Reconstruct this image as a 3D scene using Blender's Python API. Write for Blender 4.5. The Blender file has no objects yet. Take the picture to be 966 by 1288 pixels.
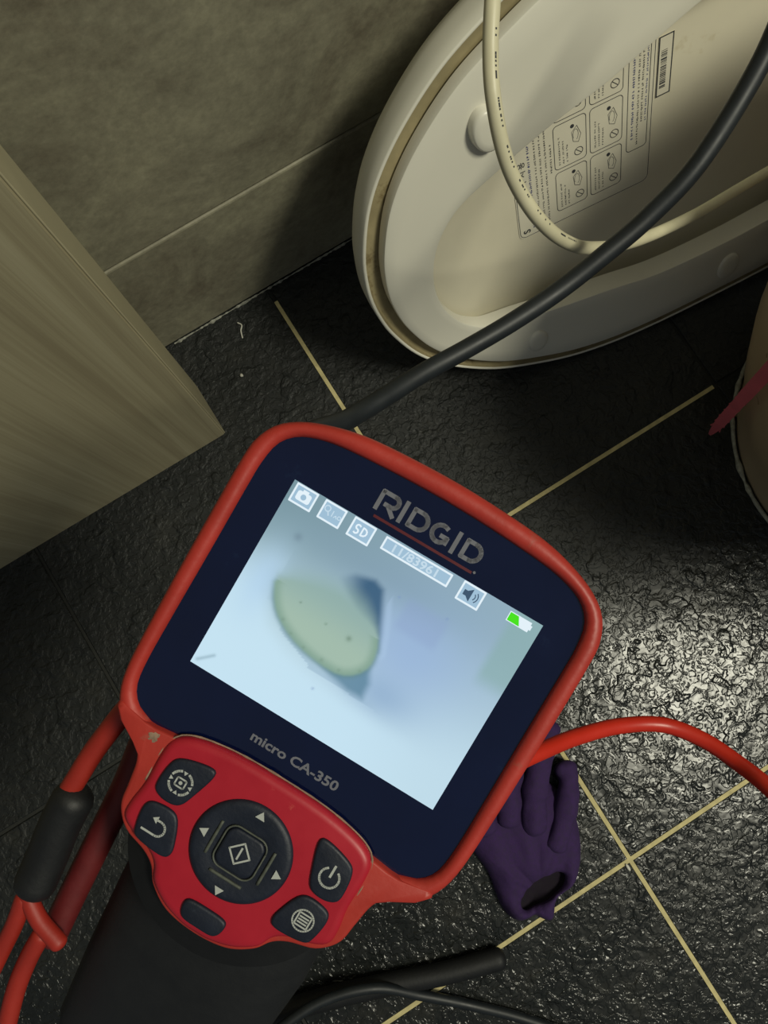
import bpy, bmesh, math, random
from mathutils import Vector, Matrix, noise
random.seed(7)
SC = bpy.context.scene
COL = SC.collection

# ------------------------------------------------------------------ camera
F_PX = 1000.2
W_PX, H_PX = 966, 1288
CAM_R = Matrix(((0.8480694450, 0.5254206344, -0.0686394880),
                (-0.5298818313, 0.8404641777, -0.1133367142),
                (-0.0018604536, 0.1324881992, 0.9911828367)))
CAM_P = Vector((-0.06811026, -0.01911019, 0.70513338))
cd = bpy.data.cameras.new('camera'); co = bpy.data.objects.new('camera', cd); COL.objects.link(co)
cd.sensor_fit = 'VERTICAL'; cd.sensor_height = 24.0; cd.sensor_width = 18.0
cd.lens = 24.0 * F_PX / H_PX
cd.clip_start = 0.01; cd.clip_end = 50
M = CAM_R.to_4x4(); M.translation = CAM_P; co.matrix_world = M
SC.camera = co

# ------------------------------------------------------------------ world, light, exposure
wd = bpy.data.worlds.new('world'); SC.world = wd; wd.use_nodes = True
bg = wd.node_tree.nodes['Background']
bg.inputs[0].default_value = (0.86, 0.95, 1.0, 1); bg.inputs[1].default_value = 0.13
ld = bpy.data.lights.new('ceiling_lamp_light', 'AREA'); ld.shape = 'RECTANGLE'; ld.size = 0.42; ld.size_y = 0.55
ld.energy = 39.0; ld.color = (1.0, 0.97, 0.78)
lo = bpy.data.objects.new('ceiling_lamp_light', ld); COL.objects.link(lo)
lo.location = (0.76, -0.76, 2.2); lo.rotation_euler = (0, 0, math.radians(-32.6))
vs = SC.view_settings
vs.view_transform = 'Standard'; vs.look = 'None'; vs.gamma = 1; vs.use_curve_mapping = False
vs.exposure = 0.0

# ------------------------------------------------------------------ placing helpers (measured picture points -> points of the room)
def ray(u, v):
    return CAM_R @ Vector(((u - W_PX / 2) / F_PX, -(v - H_PX / 2) / F_PX, -1.0))
def at_depth(u, v, d): return CAM_P + ray(u, v) * d
def at_z(u, v, z=0.0):
    r = ray(u, v); return CAM_P + r * ((z - CAM_P.z) / r.z)

# ------------------------------------------------------------------ mesh helpers
def srgb(r, g, b):
    f = lambda c: (c / 255 / 12.92) if c / 255 <= .04045 else ((c / 255 + .055) / 1.055) ** 2.4
    return (f(r), f(g), f(b), 1)

def link(name, me, mat=None, parent=None, smooth=False, label=None, kind=None, cat=None, group=None, sharp=0):
    o = bpy.data.objects.new(name, me); COL.objects.link(o)
    if mat is not None:
        me.materials.clear(); me.materials.append(mat)
    if parent is not None: o.parent = parent
    if smooth:
        for p in me.polygons: p.use_smooth = True
        if sharp: me.set_sharp_from_angle(angle=math.radians(sharp))
    if label: o['label'] = label
    if kind: o['kind'] = kind
    if cat: o['category'] = cat
    if group: o['group'] = group
    return o

def empty(name, label, cat, mat4=None, loc=None):
    o = bpy.data.objects.new(name, None); COL.objects.link(o); o.empty_display_size = .02
    o['label'] = label; o['category'] = cat
    if mat4 is not None: o.matrix_world = mat4
    if loc is not None: o.location = loc
    return o

def mesh(name, vs_, fs_):
    me = bpy.data.meshes.new(name); me.from_pydata([tuple(v) for v in vs_], [], fs_); me.update(); return me

def recalc(me):
    bm = bmesh.new(); bm.from_mesh(me); bmesh.ops.recalc_face_normals(bm, faces=bm.faces); bm.to_mesh(me); bm.free()
    return me

def box_mesh(name, a, b, bev=0.0, seg=2):
    bm = bmesh.new()
    bmesh.ops.create_cube(bm, size=1)
    for v in bm.verts:
        v.co = Vector([(a[i] + b[i]) / 2 + v.co[i] * (b[i] - a[i]) for i in range(3)])
    if bev: bmesh.ops.bevel(bm, geom=bm.edges[:], offset=bev, segments=seg, affect='EDGES', profile=.5)
    me = bpy.data.meshes.new(name); bm.to_mesh(me); bm.free(); return me

def catmull(pts, n=8, closed=False):
    pts = [Vector(p) for p in pts]; out = []; L = len(pts)
    rng = range(L) if closed else range(L - 1)
    for i in rng:
        if closed: p0, p1, p2, p3 = pts[i - 1], pts[i], pts[(i + 1) % L], pts[(i + 2) % L]
        else:
            p1, p2 = pts[i], pts[i + 1]; p0 = pts[i - 1] if i else p1 * 2 - p2
            p3 = pts[i + 2] if i + 2 < L else p2 * 2 - p1
        for k in range(n):
            t = k / n
            out.append(.5 * ((2 * p1) + (p2 - p0) * t + (2 * p0 - 5 * p1 + 4 * p2 - p3) * t * t + (3 * p1 - p0 - 3 * p2 + p3) * t ** 3))
    if not closed: out.append(pts[-1].copy())
    return out

def tube_mesh(name, path, rad, seg=16, caps=True, flat=1.0):
    """path: list of points; rad: number or list; round swept body"""
    n = len(path); rr = rad if isinstance(rad, (list, tuple)) else [rad] * n
    V, Fc = [], []; up = None
    for i, p in enumerate(path):
        t = (path[min(i + 1, n - 1)] - path[max(i - 1, 0)]).normalized()
        if up is None:
            up = t.orthogonal().normalized()
        up = (up - t * up.dot(t)).normalized(); s = t.cross(up)
        for k in range(seg):
            a = 2 * math.pi * k / seg
            V.append(p + (up * math.cos(a) + s * math.sin(a) * flat) * rr[i])
    for i in range(n - 1):
        for k in range(seg):
            a, b = i * seg + k, i * seg + (k + 1) % seg
            Fc.append((a, b, b + seg, a + seg))
    if caps:
        Fc.append(tuple(range(seg))[::-1]); Fc.append(tuple((n - 1) * seg + k for k in range(seg)))
    return recalc(mesh(name, V, Fc))

def round_ends(path, r, k=4):
    """radius list that closes both ends like a dome, adds the extra points"""
    a, b = path[0], path[-1]
    ta = (path[0] - path[1]).normalized(); tb = (path[-1] - path[-2]).normalized()
    P, R = [], []
    for i in range(k, 0, -1):
        th = math.pi / 2 * i / k * .97
        P.append(a + ta * r * .7 * math.sin(th)); R.append(r * math.cos(th))
    P += path; R += [r] * len(path)
    for i in range(1, k + 1):
        th = math.pi / 2 * i / k * .97
        P.append(b + tb * r * .7 * math.sin(th)); R.append(r * math.cos(th))
    return P, R

def area2(o): return sum(o[i - 1][0] * o[i][1] - o[i][0] * o[i - 1][1] for i in range(len(o))) / 2
def offset(o, d):
    """move a closed 2D outline outwards by d (number or function of the point)"""
    sgn = 1 if area2(o) > 0 else -1; n = len(o); out = []
    for i in range(n):
        t = (Vector(o[(i + 1) % n][:2]) - Vector(o[i - 1][:2])).normalized()
        dd = d(o[i]) if callable(d) else d
        out.append(Vector((o[i][0] + t.y * sgn * dd, o[i][1] - t.x * sgn * dd)))
    return out

def radial(o, c, n=160):
    """resample a star-shaped closed outline by angle about c"""
    c = Vector(c); out = []
    m = len(o)
    for k in range(n):
        a = 2 * math.pi * k / n; d = Vector((math.cos(a), math.sin(a))); best = 0
        for i in range(m):
            p, q = Vector(o[i - 1][:2]) - c, Vector(o[i][:2]) - c
            e = q - p; den = d.x * e.y - d.y * e.x
            if abs(den) < 1e-12: continue
            t = (p.x * e.y - p.y * e.x) / den; s = (p.x * d.y - p.y * d.x) / den
            if -1e-6 <= s <= 1 + 1e-6 and t > best: best = t
        out.append(c + d * best)
    return out

def loft_mesh(name, rings, zs, cap0=False, cap1=False, sc=.001, close=False):
    """rings: closed 2D outlines of equal count, zs heights; in mm"""
    V, Fc = [], []; n = len(rings[0])
    for r, z in zip(rings, zs):
        for i, p in enumerate(r):
            zz = z(p) if callable(z) else z
            V.append((p[0] * sc, p[1] * sc, zz * sc))
    m = len(rings)
    for j in range(m if close else m - 1):
        for i in range(n):
            a, b = j * n + i, j * n + (i + 1) % n
            jj = (j + 1) % m
            Fc.append((a, b, jj * n + (i + 1) % n, jj * n + i))
    if cap0: Fc.append(tuple(range(n))[::-1])
    if cap1: Fc.append(tuple((m - 1) * n + i for i in range(n)))
    return recalc(mesh(name, V, Fc))

def sym(half):
    """half outline from top centre to bottom centre, x>=0, mm -> closed"""
    return [(x, y) for x, y in half] + [(-x, y) for x, y in half[::-1] if x > 0.01]

def flat_mesh(polys, z=0.0, sc=.001, th=.05):
    """list of 2D polygons (mm) as thin solid pieces"""
    bm = bmesh.new()
    for p in polys:
        p = list(p)
        if area2(p) < 0: p = p[::-1]
        vb = [bm.verts.new((x * sc, y * sc, z * sc)) for x, y in p]
        vt = [bm.verts.new((x * sc, y * sc, (z + th) * sc)) for x, y in p]
        n = len(p)
        try:
            bm.faces.new(vt); bm.faces.new(vb[::-1])
        except ValueError: continue
        for i in range(n): bm.faces.new((vb[i], vb[(i + 1) % n], vt[(i + 1) % n], vt[i]))
    bmesh.ops.triangulate(bm, faces=[f for f in bm.faces if len(f.verts) > 4])
    me = bpy.data.meshes.new('flat'); bm.to_mesh(me); bm.free(); return me

def stroke(pts, w, closed=False):
    """polyline with width -> list of quads"""
    out = []; P = [Vector(p) for p in pts]
    if closed: P.append(P[0])
    for a, b in zip(P[:-1], P[1:]):
        d = (b - a)
        if d.length < 1e-6: continue
        d.normalize(); n = Vector((-d.y, d.x)) * w / 2; e = d * w * .3
        out.append([tuple(a - e + n), tuple(a - e - n), tuple(b + e - n), tuple(b + e + n)])
    return out
def arc(cx, cy, r, a0, a1, n=16, ry=None):
    ry = ry or r
    return [(cx + r * math.cos(math.radians(a0 + (a1 - a0) * i / n)), cy + ry * math.sin(math.radians(a0 + (a1 - a0) * i / n))) for i in range(n + 1)]
def rect(cx, cy, w, h): return [(cx - w / 2, cy - h / 2), (cx + w / 2, cy - h / 2), (cx + w / 2, cy + h / 2), (cx - w / 2, cy + h / 2)]
def rrect(cx, cy, w, h, r, n=5):
    o = []
    for sx, sy, a in ((1, 1, 0), (-1, 1, 90), (-1, -1, 180), (1, -1, 270)):
        o += arc(cx + sx * (w / 2 - r), cy + sy * (h / 2 - r), r, a, a + 90, n)
    return o

def text_mesh(s, size, x, y, z, rot=0.0, bold=0.0, width=None, sx=1.0, align='CENTER', shear=0):
    cu = bpy.data.curves.new('t', 'FONT'); cu.body = s; cu.size = size * .001; cu.align_x = align; cu.align_y = 'CENTER'
    cu.offset = bold * .001; cu.extrude = .00003; cu.resolution_u = 3; cu.shear = shear
    o = bpy.data.objects.new('t', cu); COL.objects.link(o)
    bpy.context.view_layer.update()
    me = bpy.data.meshes.new_from_object(o.evaluated_get(bpy.context.evaluated_depsgraph_get()))
    bpy.data.objects.remove(o); bpy.data.curves.remove(cu)
    if width and me.vertices:
        xs = [v.co.x for v in me.vertices]; sx = width * .001 / max(1e-6, max(xs) - min(xs))
    me.transform(Matrix.Translation((x * .001, y * .001, z * .001)) @ Matrix.Rotation(rot, 4, 'Z') @ Matrix.Diagonal((sx, 1, 1, 1)))
    return me

# ------------------------------------------------------------------ material helpers
class NT:
    def __init__(s, name):
        s.m = bpy.data.materials.new(name); s.m.use_nodes = True; s.t = s.m.node_tree
        s.b = s.t.nodes['Principled BSDF']
    def n(s, typ, **k):
        nd = s.t.nodes.new(typ)
        for a, v in k.items():
            if a.startswith('i_'):
                nd.inputs[a[2:].replace('_', ' ')].default_value = v
            else: setattr(nd, a, v)
        return nd
    def l(s, a, b): s.t.links.new(a, b)
    def ramp(s, src, stops):
        r = s.n('ShaderNodeValToRGB'); e = r.color_ramp.elements
        while len(e) < len(stops): e.new(.5)
        for el, (p, c) in zip(e, stops): el.position = p; el.color = c if isinstance(c, tuple) else (c, c, c, 1)
        s.l(src, r.inputs[0]); return r
    def coord(s, kind='Object', scale=None):
        tc = s.n('ShaderNodeTexCoord'); out = tc.outputs[kind]
        if scale:
            mp = s.n('ShaderNodeMapping'); mp.inputs['Scale'].default_value = scale; s.l(out, mp.inputs[0]); out = mp.outputs[0]
        return out
    def noise(s, co, sc, det=3, rough=.55, dist=0):
        nd = s.n('ShaderNodeTexNoise'); nd.inputs['Scale'].default_value = sc; nd.inputs['Detail'].default_value = det
        nd.inputs['Roughness'].default_value = rough; nd.inputs['Distortion'].default_value = dist
        s.l(co, nd.inputs['Vector']); return nd.outputs['Fac']
    def bump(s, h, strength, dist, prev=None):
        bp = s.n('ShaderNodeBump'); bp.inputs['Strength'].default_value = strength; bp.inputs['Distance'].default_value = dist
        s.l(h, bp.inputs['Height'])
        if prev is not None: s.l(prev, bp.inputs['Normal'])
        return bp.outputs[0]

def pos(t):
    g = t.n('ShaderNodeNewGeometry'); return g.outputs['Position']

def plain(name, col, rough=.5, var=.12, scale=60, bump=0.0, metal=0, spec=.5, coat=0, world=False, dirt=None):
    t = NT(name); co = pos(t) if world else t.coord()
    nz = t.noise(co, scale, 4)
    d = [max(0, c * (1 - var)) for c in col[:3]] + [1]; u = [min(1, c * (1 + var)) for c in col[:3]] + [1]
    r = t.ramp(nz, [(.3, tuple(d)), (.7, tuple(u))])
    out = r.outputs[0]
    if dirt:
        dn = t.noise(co, dirt[1], 5, .7); dr = t.ramp(dn, [(dirt[2], 0.0), (dirt[2] + .12, 1.0)])
        mx = t.n('ShaderNodeMixRGB'); t.l(dr.outputs[0], mx.inputs[0]); t.l(out, mx.inputs[1]); mx.inputs[2].default_value = dirt[0]; out = mx.outputs[0]
    t.l(out, t.b.inputs['Base Color'])
    rr = t.ramp(nz, [(.2, max(0, rough - .07)), (.8, min(1, rough + .07))]); t.l(rr.outputs[0], t.b.inputs['Roughness'])
    t.b.inputs['Metallic'].default_value = metal; t.b.inputs['Specular IOR Level'].default_value = spec
    t.b.inputs['Coat Weight'].default_value = coat
    if bump:
        t.l(t.bump(t.noise(co, scale * 4, 3), bump, .0005), t.b.inputs['Normal'])
    return t.m

def emis(name, col, st=1.0):
    t = NT(name); t.b.inputs['Base Color'].default_value = (0, 0, 0, 1)
    t.b.inputs['Emission Color'].default_value = col; t.b.inputs['Emission Strength'].default_value = st
    t.b.inputs['Roughness'].default_value = .25; return t.m

# floor tile: dark rough slate, wet
def mat_floor():
    t = NT('dark_slate_tile'); co = pos(t)
    n1 = t.noise(co, 22, 6, .65); n2 = t.noise(co, 260, 3, .6)
    c = t.ramp(n1, [(.3, srgb(24, 27, 27)), (.55, srgb(33, 35, 34)), (.75, srgb(43, 43, 39))])
    c2 = t.ramp(n2, [(.35, .8), (.7, 1.2)])
    mx = t.n('ShaderNodeMixRGB', blend_type='MULTIPLY'); mx.inputs[0].default_value = 1
    t.l(c.outputs[0], mx.inputs[1]); t.l(c2.outputs[0], mx.inputs[2]); t.l(mx.outputs[0], t.b.inputs['Base Color'])
    # wet patch towards the near side of the floor, drier further off
    sp = t.n('ShaderNodeSeparateXYZ'); t.l(co, sp.inputs[0])
    wob = t.noise(co, 9, 3); ma = t.n('ShaderNodeMath', operation='MULTIPLY_ADD'); t.l(wob, ma.inputs[0]); ma.inputs[1].default_value = .12; t.l(sp.outputs[1], ma.inputs[2])
    mr = t.n('ShaderNodeMapRange'); mr.inputs['From Min'].default_value = .0; mr.inputs['From Max'].default_value = -.09; t.l(ma.outputs[0], mr.inputs['Value'])
    mr.inputs['To Min'].default_value = .52; mr.inputs['To Max'].default_value = .20
    va = t.n('ShaderNodeMath', operation='MULTIPLY_ADD'); t.l(n1, va.inputs[0]); va.inputs[1].default_value = .12; t.l(mr.outputs[0], va.inputs[2]); 
    t.l(va.outputs[0], t.b.inputs['Roughness'])
    # stony relief: flat flakes with narrow edges
    w1 = t.n('ShaderNodeTexNoise'); w1.inputs['Scale'].default_value = 80; t.l(co, w1.inputs['Vector'])
    ad = t.n('ShaderNodeMixRGB', blend_type='ADD'); ad.inputs[0].default_value = .014; t.l(co, ad.inputs[1]); t.l(w1.outputs['Color'], ad.inputs[2])
    n3 = t.noise(ad.outputs[0], 125, 2, .5)
    r3 = t.ramp(n3, [(.40, 0.0), (.46, .5), (.54, .55), (.60, 1.0)])
    n4 = t.noise(co, 48, 2, .5); r4 = t.ramp(n4, [(.56, 0.0), (.60, 1.0)])
    b1 = t.bump(r3.outputs[0], .6, .0014)
    b2 = t.bump(r4.outputs[0], .5, .0014, b1)
    b3 = t.bump(t.noise(co, 16, 2), .3, .003, b2)
    v = t.n('ShaderNodeTexVoronoi', feature='SMOOTH_F1'); v.inputs['Scale'].default_value = 115; v.inputs['Smoothness'].default_value = .6
    t.l(ad.outputs[0], v.inputs['Vector'])
    b3 = t.bump(v.outputs['Distance'], .22, .0020, b3)
    t.l(b3, t.b.inputs['Normal'])
    t.b.inputs['Specular IOR Level'].default_value = .40
    return t.m
def mat_wall():
    t = NT('grey_stone_tile'); co = pos(t)
    n1 = t.noise(co, 11, 10, .72, .5); n2 = t.noise(co, 170, 5, .7)
    c = t.ramp(n1, [(.32, srgb(112, 105, 89)), (.5, srgb(140, 136, 116)), (.68, srgb(160, 156, 132))])
    c2 = t.ramp(n2, [(.32, .82), (.68, 1.14)])
    mx = t.n('ShaderNodeMixRGB', blend_type='MULTIPLY'); mx.inputs[0].default_value = 1
    t.l(c.outputs[0], mx.inputs[1]); t.l(c2.outputs[0], mx.inputs[2]); t.l(mx.outputs[0], t.b.inputs['Base Color'])
    t.b.inputs['Roughness'].default_value = .55
    t.l(t.bump(n2, .15, .0006), t.b.inputs['Normal'])
    return t.m
def mat_wood():
    t = NT('pale_wood_grain'); co = t.coord('Object', (330, 330, 4))
    wob = t.noise(t.coord('Object', (70, 70, 2.0)), 1.0, 2)
    n1 = t.noise(co, 1.0, 5, .6, .6)
    mxx = t.n('ShaderNodeMath', operation='ADD'); t.l(n1, mxx.inputs[0]); t.l(wob, mxx.inputs[1])
    hf = t.n('ShaderNodeMath', operation='MULTIPLY'); t.l(mxx.outputs[0], hf.inputs[0]); hf.inputs[1].default_value = .5
    c = t.ramp(hf.outputs[0], [(.34, srgb(148, 138, 110)), (.5, srgb(163, 154, 124)), (.66, srgb(176, 168, 138))])
    t.l(c.outputs[0], t.b.inputs['Base Color']); t.b.inputs['Roughness'].default_value = .55
    t.l(t.bump(n1, .25, .0005), t.b.inputs['Normal'])
    return t.m

M_FLOOR, M_WALL, M_WOOD = mat_floor(), mat_wall(), mat_wood()
M_EDGE = plain('wood_edge_band', srgb(172, 164, 134), .5, .05, 30)
M_GROUT = plain('beige_grout', srgb(196, 184, 134), .8, .2, 120, .3, world=True)
M_GROUTD = plain('dirty_grout', srgb(42, 43, 40), .85, .25, 90, .3, world=True)
M_GROUTW = plain('wall_grout', srgb(44, 38, 32), .85, .2, 90, .3, world=True)
M_CAULK = plain('whitish_caulk', srgb(150, 150, 138), .7, .35, 300, .4, world=True)
M_SEAT = plain('ivory_plastic', srgb(226, 223, 208), .38, .02, 12, 0, dirt=(srgb(212, 206, 184), 9, .66))
M_SEATD = plain('stained_ivory_plastic', srgb(218, 212, 190), .4, .03, 25, 0, dirt=(srgb(188, 174, 136), 14, .64))
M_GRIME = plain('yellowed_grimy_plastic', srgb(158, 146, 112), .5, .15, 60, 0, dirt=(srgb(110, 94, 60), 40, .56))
M_CORD = plain('cream_cord', srgb(206, 200, 170), .42, .06, 60, .1, world=True)
M_BLACK = plain('black_rubber', srgb(24, 29, 33), .5, .15, 90, .1, world=True)
M_BLACKM = plain('matt_black_rubber', srgb(13, 15, 18), .62, .2, 120, .25)
M_REDC = plain('red_cable', srgb(190, 40, 22), .42, .06, 50, .1, world=True)
M_RED = plain('red_rubber', srgb(166, 46, 36), .5, .12, 60, .3, dirt=(srgb(146, 84, 70), 70, .62))
M_KEY = plain('crimson_plastic', srgb(166, 24, 42), .42, .08, 60, .1, dirt=(srgb(196, 90, 80), 80, .68))
M_DUST = plain('grey_dust', srgb(140, 116, 98), .9, .3, 300, .5)
M_NAVY = plain('navy_button_rubber', srgb(14, 22, 38), .55, .2, 150, .25, dirt=(srgb(44, 54, 66), 90, .66))
M_GLASS = plain('navy_bezel_glass', srgb(3, 14, 48), .14, .15, 30, 0, coat=.5, dirt=(srgb(16, 34, 66), 60, .64))
M_PRINT = plain('grey_print', srgb(104, 106, 116), .6, .08, 200)
M_PRINTW = plain('white_print', srgb(170, 174, 170), .6, .06, 200)
M_PRINTR = plain('red_print', srgb(84, 8, 24), .5, .1, 200)
M_PINK = plain('pink_plastic', srgb(214, 104, 112), .45, .1, 60)
M_TOILET = plain('toilet_ceramic', srgb(176, 158, 130), .3, .06, 14)
M_GLOVE = plain('purple_knit', srgb(48, 25, 74), .88, .2, 300, .6)
M_GLOVED = plain('shaded_purple_knit', srgb(20, 10, 26), .95, .2, 200)  # shade inside the glove's opening, put into the colour
M_INK = plain('black_ink', srgb(52, 54, 58), .7, .1, 300)
M_INKB = plain('blue_ink', srgb(62, 70, 120), .7, .1, 300)
M_LABEL = plain('label_film', srgb(220, 215, 196), .4, .03, 30)
M_WHITE = plain('white_chip', srgb(200, 198, 186), .6, .1, 200)

# ------------------------------------------------------------------ setting
YW = 0.2966
fl = link('floor', box_mesh('floor', (-1.2, -1.5, -.05), (1.2, YW + .02, -.0022)), M_GROUTD, kind='structure')
# open joints between tiles
T = .3; g = .0032
tmesh = None
for i in range(-4, 4):
    for j in range(-5, 1):
        me = tmesh
        if me is None:
            me = box_mesh('tile', (g / 2, g / 2, -.012), (T - g / 2, T - g / 2, 0), .0007, 1); tmesh = me
        o = link('tile', me, M_FLOOR, fl); o.location = (i * T, j * T, random.uniform(-.0002, .0002))
def grout(a, b, mat=M_GROUT):
    me = box_mesh('grout_line', a, b); return link('grout_line', me, mat, fl)
w = .0021
w2 = w * .85
grout((-w2, 0.0, -.004), (w2, .282, -.0002))
grout((-w2, -1.5, -.004), (w2, -.0, -.0002))
grout((w2, -w2, -.004), (.297, w2, -.0002))
for (a, b) in ((-1.2, -w2), (w2, 1.2)): grout((a, -T - w2, -.004), (b, -T + w2, -.0002))
grout((T - w2, -1.5, -.004), (T + w2, -T - w2, -.0002)); grout((T - w2, -T + w2, -.004), (T + w2, -.03, -.0002))

wl = link('wall_back', box_mesh('wall_back', (-1.2, YW + .004, -.01), (1.2, YW + .08, 2.4)), M_GROUTW, kind='structure')
ZJ = .161
def wtile(x0, x1, z0, z1):
    me = box_mesh('tile', (x0 + .001, YW, z0 + .0014), (x1 - .001, YW + .012, z1 - .0014), .0018, 2)
    link('tile', me, M_WALL, wl)
for k in range(-2, 3):
    x0 = -.34 + .6 * (k) ; x1 = x0 + .6
    x0, x1 = max(x0, -1.2), min(x1, 1.2)
    if x1 - x0 < .05: continue
    wtile(x0, x1, .0015, ZJ)
    zz = ZJ
    for m in range(4): wtile(x0, x1, zz, min(zz + .6, 2.4)); zz += .6
# crumbly caulk along the wall foot
V, Fc = [], []; n = 420
for i in range(n):
    x = -.1 + .45 * i / n; a = noise.noise(Vector((x * 260, 0, 0))) * .5 + noise.noise(Vector((x * 60, 3, 0))) * .5
    h = max(0, .0012 + .0035 * a); s = .0045 / 10 * (1 + 4 * max(0, a + .1))
    V += [(x, YW, .0002), (x, YW - s * 1.6, .0002), (x, YW - s, h * .6), (x, YW, h)]
for i in range(n - 1):
    a = i * 4
    for k in range(3): Fc.append((a + k, a + k + 1, a + k + 5, a + k + 4))
link('trim_1', mesh('trim_1', V, Fc), M_CAULK, kind='structure')

# ------------------------------------------------------------------ wood-grain panel at the left
px0, pxr, py0, py1 = -.75, -.1028, .1985, .2500
wp = empty('wood_panel', 'pale wood-grain upright panel at the left, in front of the grey tiled wall', 'panel', loc=(pxr, (py0 + py1) / 2, 0))
L_ = lambda p: (p[0] - pxr, p[1] - (py0 + py1) / 2, p[2])
link('board', box_mesh('board', L_((px0, py0, 0.0004)), L_((pxr - .0012, py1, 1.9)), .0008, 1), M_WOOD, wp)
link('edge_band', box_mesh('edge_band', L_((pxr - .0012, py0 + .0006, 0.0004)), L_((pxr, py1, 1.9)), .0004, 1), M_EDGE, wp, label='plainer light edge strip')

# ------------------------------------------------------------------ toilet foot at the right
tl = empty('toilet_pedestal', 'beige curved toilet foot standing on the floor at the right edge', 'toilet', loc=(.40, -.115, 0))
prof = [(0, .130, .130, 0, 0), (.006, .131, .131, 0, 0), (.03, .136, .132, .002, .008), (.07, .152, .14, .008, .022), (.12, .166, .15, .012, .034), (.20, .176, .17, .006, .026), (.30, .186, .185, -.002, .02), (.36, .191, .196, -.010, .016), (.38, .188, .193, -.012, .016), (.385, .172, .178, -.012, .016), (.38, .135, .14, -.012, .016), (.30, .11, .11, -.01, .02), (.22, .05, .05, -.01, .03)]
rings = [[(cx * 1000 + rx * 1000 * math.cos(2 * math.pi * k / 64), cy * 1000 + ry * 1000 * math.sin(2 * math.pi * k / 64)) for k in range(64)] for z, rx, ry, cx, cy in prof]
link('bowl', loft_mesh('bowl', rings, [p[0] * 1000 for p in prof], True, True), M_TOILET, tl, True)
cp = [Vector((.1335 * math.cos(a), .1335 * math.sin(a), .0012)) for a in [math.radians(90 + 3 * k) for k in range(60)]]
link('caulk_bead', tube_mesh('caulk_bead', cp, [.0010 + .0020 * (.5 + noise.noise(Vector((i * .9, 0, 0)))) for i in range(len(cp))], 8), M_CAULK, tl, True, label='rough greyish caulk bead')

# ------------------------------------------------------------------ toilet seat unit leaning against the wall, underside out
SR = Matrix(((0.03488831, 0.98854764, -0.14682088), (-0.38920204, -0.12187262, -0.91305467), (-0.92049149, 0.08899792, 0.38049283)))
SM = SR.to_4x4(); SM.translation = Vector((0.0425, 0.1784, 0.1560))
st = empty('toilet_seat', 'ivory oval toilet seat and lid propped against the wall, underside with label showing', 'toilet seat', SM)
hr = [(0, 0), (20, 1.5), (42, 6), (73, 17.5), (98, 33), (122, 55), (145, 84), (162, 117), (176, 152), (184.5, 190), (188, 232), (187.5, 280), (184, 350), (176, 420), (150, 465), (100, 482), (0, 487)]
rimc = catmull([(x, y) for x, y in hr] + [(-x, y) for x, y in hr[1:-1][::-1]], 8, True)
CS = (2, 225); N = 220
R0 = radial(rimc, CS, N)
def tuck(d, k=1.0):
    def f(p):
        t = min(1, max(0, (p[0] - 60) / 110)); return d * (1 - t) - t * k
    return f
lid_r = [offset(R0, -2.6), offset(R0, -2.0), offset(R0, -.8), R0, offset(R0, tuck(.6, 4)), offset(R0, tuck(.5, 8)), offset(R0, tuck(-1, 12)), offset(R0, tuck(-5, 20)), offset(R0, tuck(-12, 28)), offset(R0, tuck(-25, 42)), offset(R0, -60)]
lid_z = [-.8, 0, 0, -.9, -10, -18, -24, -32, -38, -43, -46]
lid = link('lid', (loft_mesh('lid', lid_r, lid_z, False, True)), M_SEAT, st, True)
def deep(z0, z1):
    def f(p):
        t = min(1, max(0, (p[1] - 45) / 72)); t = t * t * (3 - 2 * t); return z0 + (z1 - z0) * t
    return f
c_in = lambda s: [Vector((CS[0] + (p[0] - CS[0]) * s, CS[1] + (p[1] - CS[1]) * s)) for p in offset(R0, -14)]
inn_r = [offset(R0, -2.6), offset(R0, -3.0), offset(R0, -4.5), offset(R0, -14)] + [c_in(k) for k in (.95, .88, .82, .76, .70, .62, .5, .36, .2, .08)]
inn_z = [-.8, -6, -8.5, -9] + [deep(-9, z) for z in (-13, -20, -26, -30, -31.5, -32, -32, -32, -32, -32)]
lif = link('lid_inner_face', (loft_mesh('lid_inner_face', inn_r, inn_z, False, True)), M_SEATD, lid, True, label='duller inner side of the lid')
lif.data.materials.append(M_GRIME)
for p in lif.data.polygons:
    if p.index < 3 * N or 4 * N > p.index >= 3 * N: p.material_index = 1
ring_out = radial([(p[0] + 2.5, p[1]) for p in offset(R0, -13.5)], CS, N)
hole = [(-113, 280), (-110, 250), (-93.5, 206), (-84.5, 182), (-76, 151), (-66, 122), (-58, 103), (-50, 84), (-41, 71), (-26, 59), (-8, 51.5), (13, 48), (35, 50), (57, 58.5), (72, 70), (83, 86), (95.5, 127), (107, 191), (115, 230), (117, 270), (115, 320), (105, 370), (60, 395), (0, 400), (-60, 395), (-105, 370), (-115, 320)]
H0 = radial(catmull(hole, 6, True), CS, N)
mix = lambda a, b, t: [Vector((p[0] * (1 - t) + q[0] * t, p[1] * (1 - t) + q[1] * t)) for p, q in zip(a, b)]
def zs(z, drop):
    def f(p):
        t = min(1, max(0, (p[0] - 40) / 80)); return z - drop * t
    return f
rg = [offset(ring_out, -3), ring_out, ring_out, offset(ring_out, -.8), offset(ring_out, -2.2), mix(ring_out, H0, .25), mix(ring_out, H0, .5), mix(ring_out, H0, .8), offset(H0, 1.6), offset(H0, .5), H0, H0, offset(H0, 3)]
rz = [-8, -7, 0, 2.2, 3.0, 3, 3, 3, 3.0, 2.6, 1.6, deep(-6, -15), deep(-6, -17)]
link('seat_ring', (loft_mesh('seat_ring', rg, rz, False, False, close=True)), M_SEAT, st, True, sharp=38)
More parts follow.
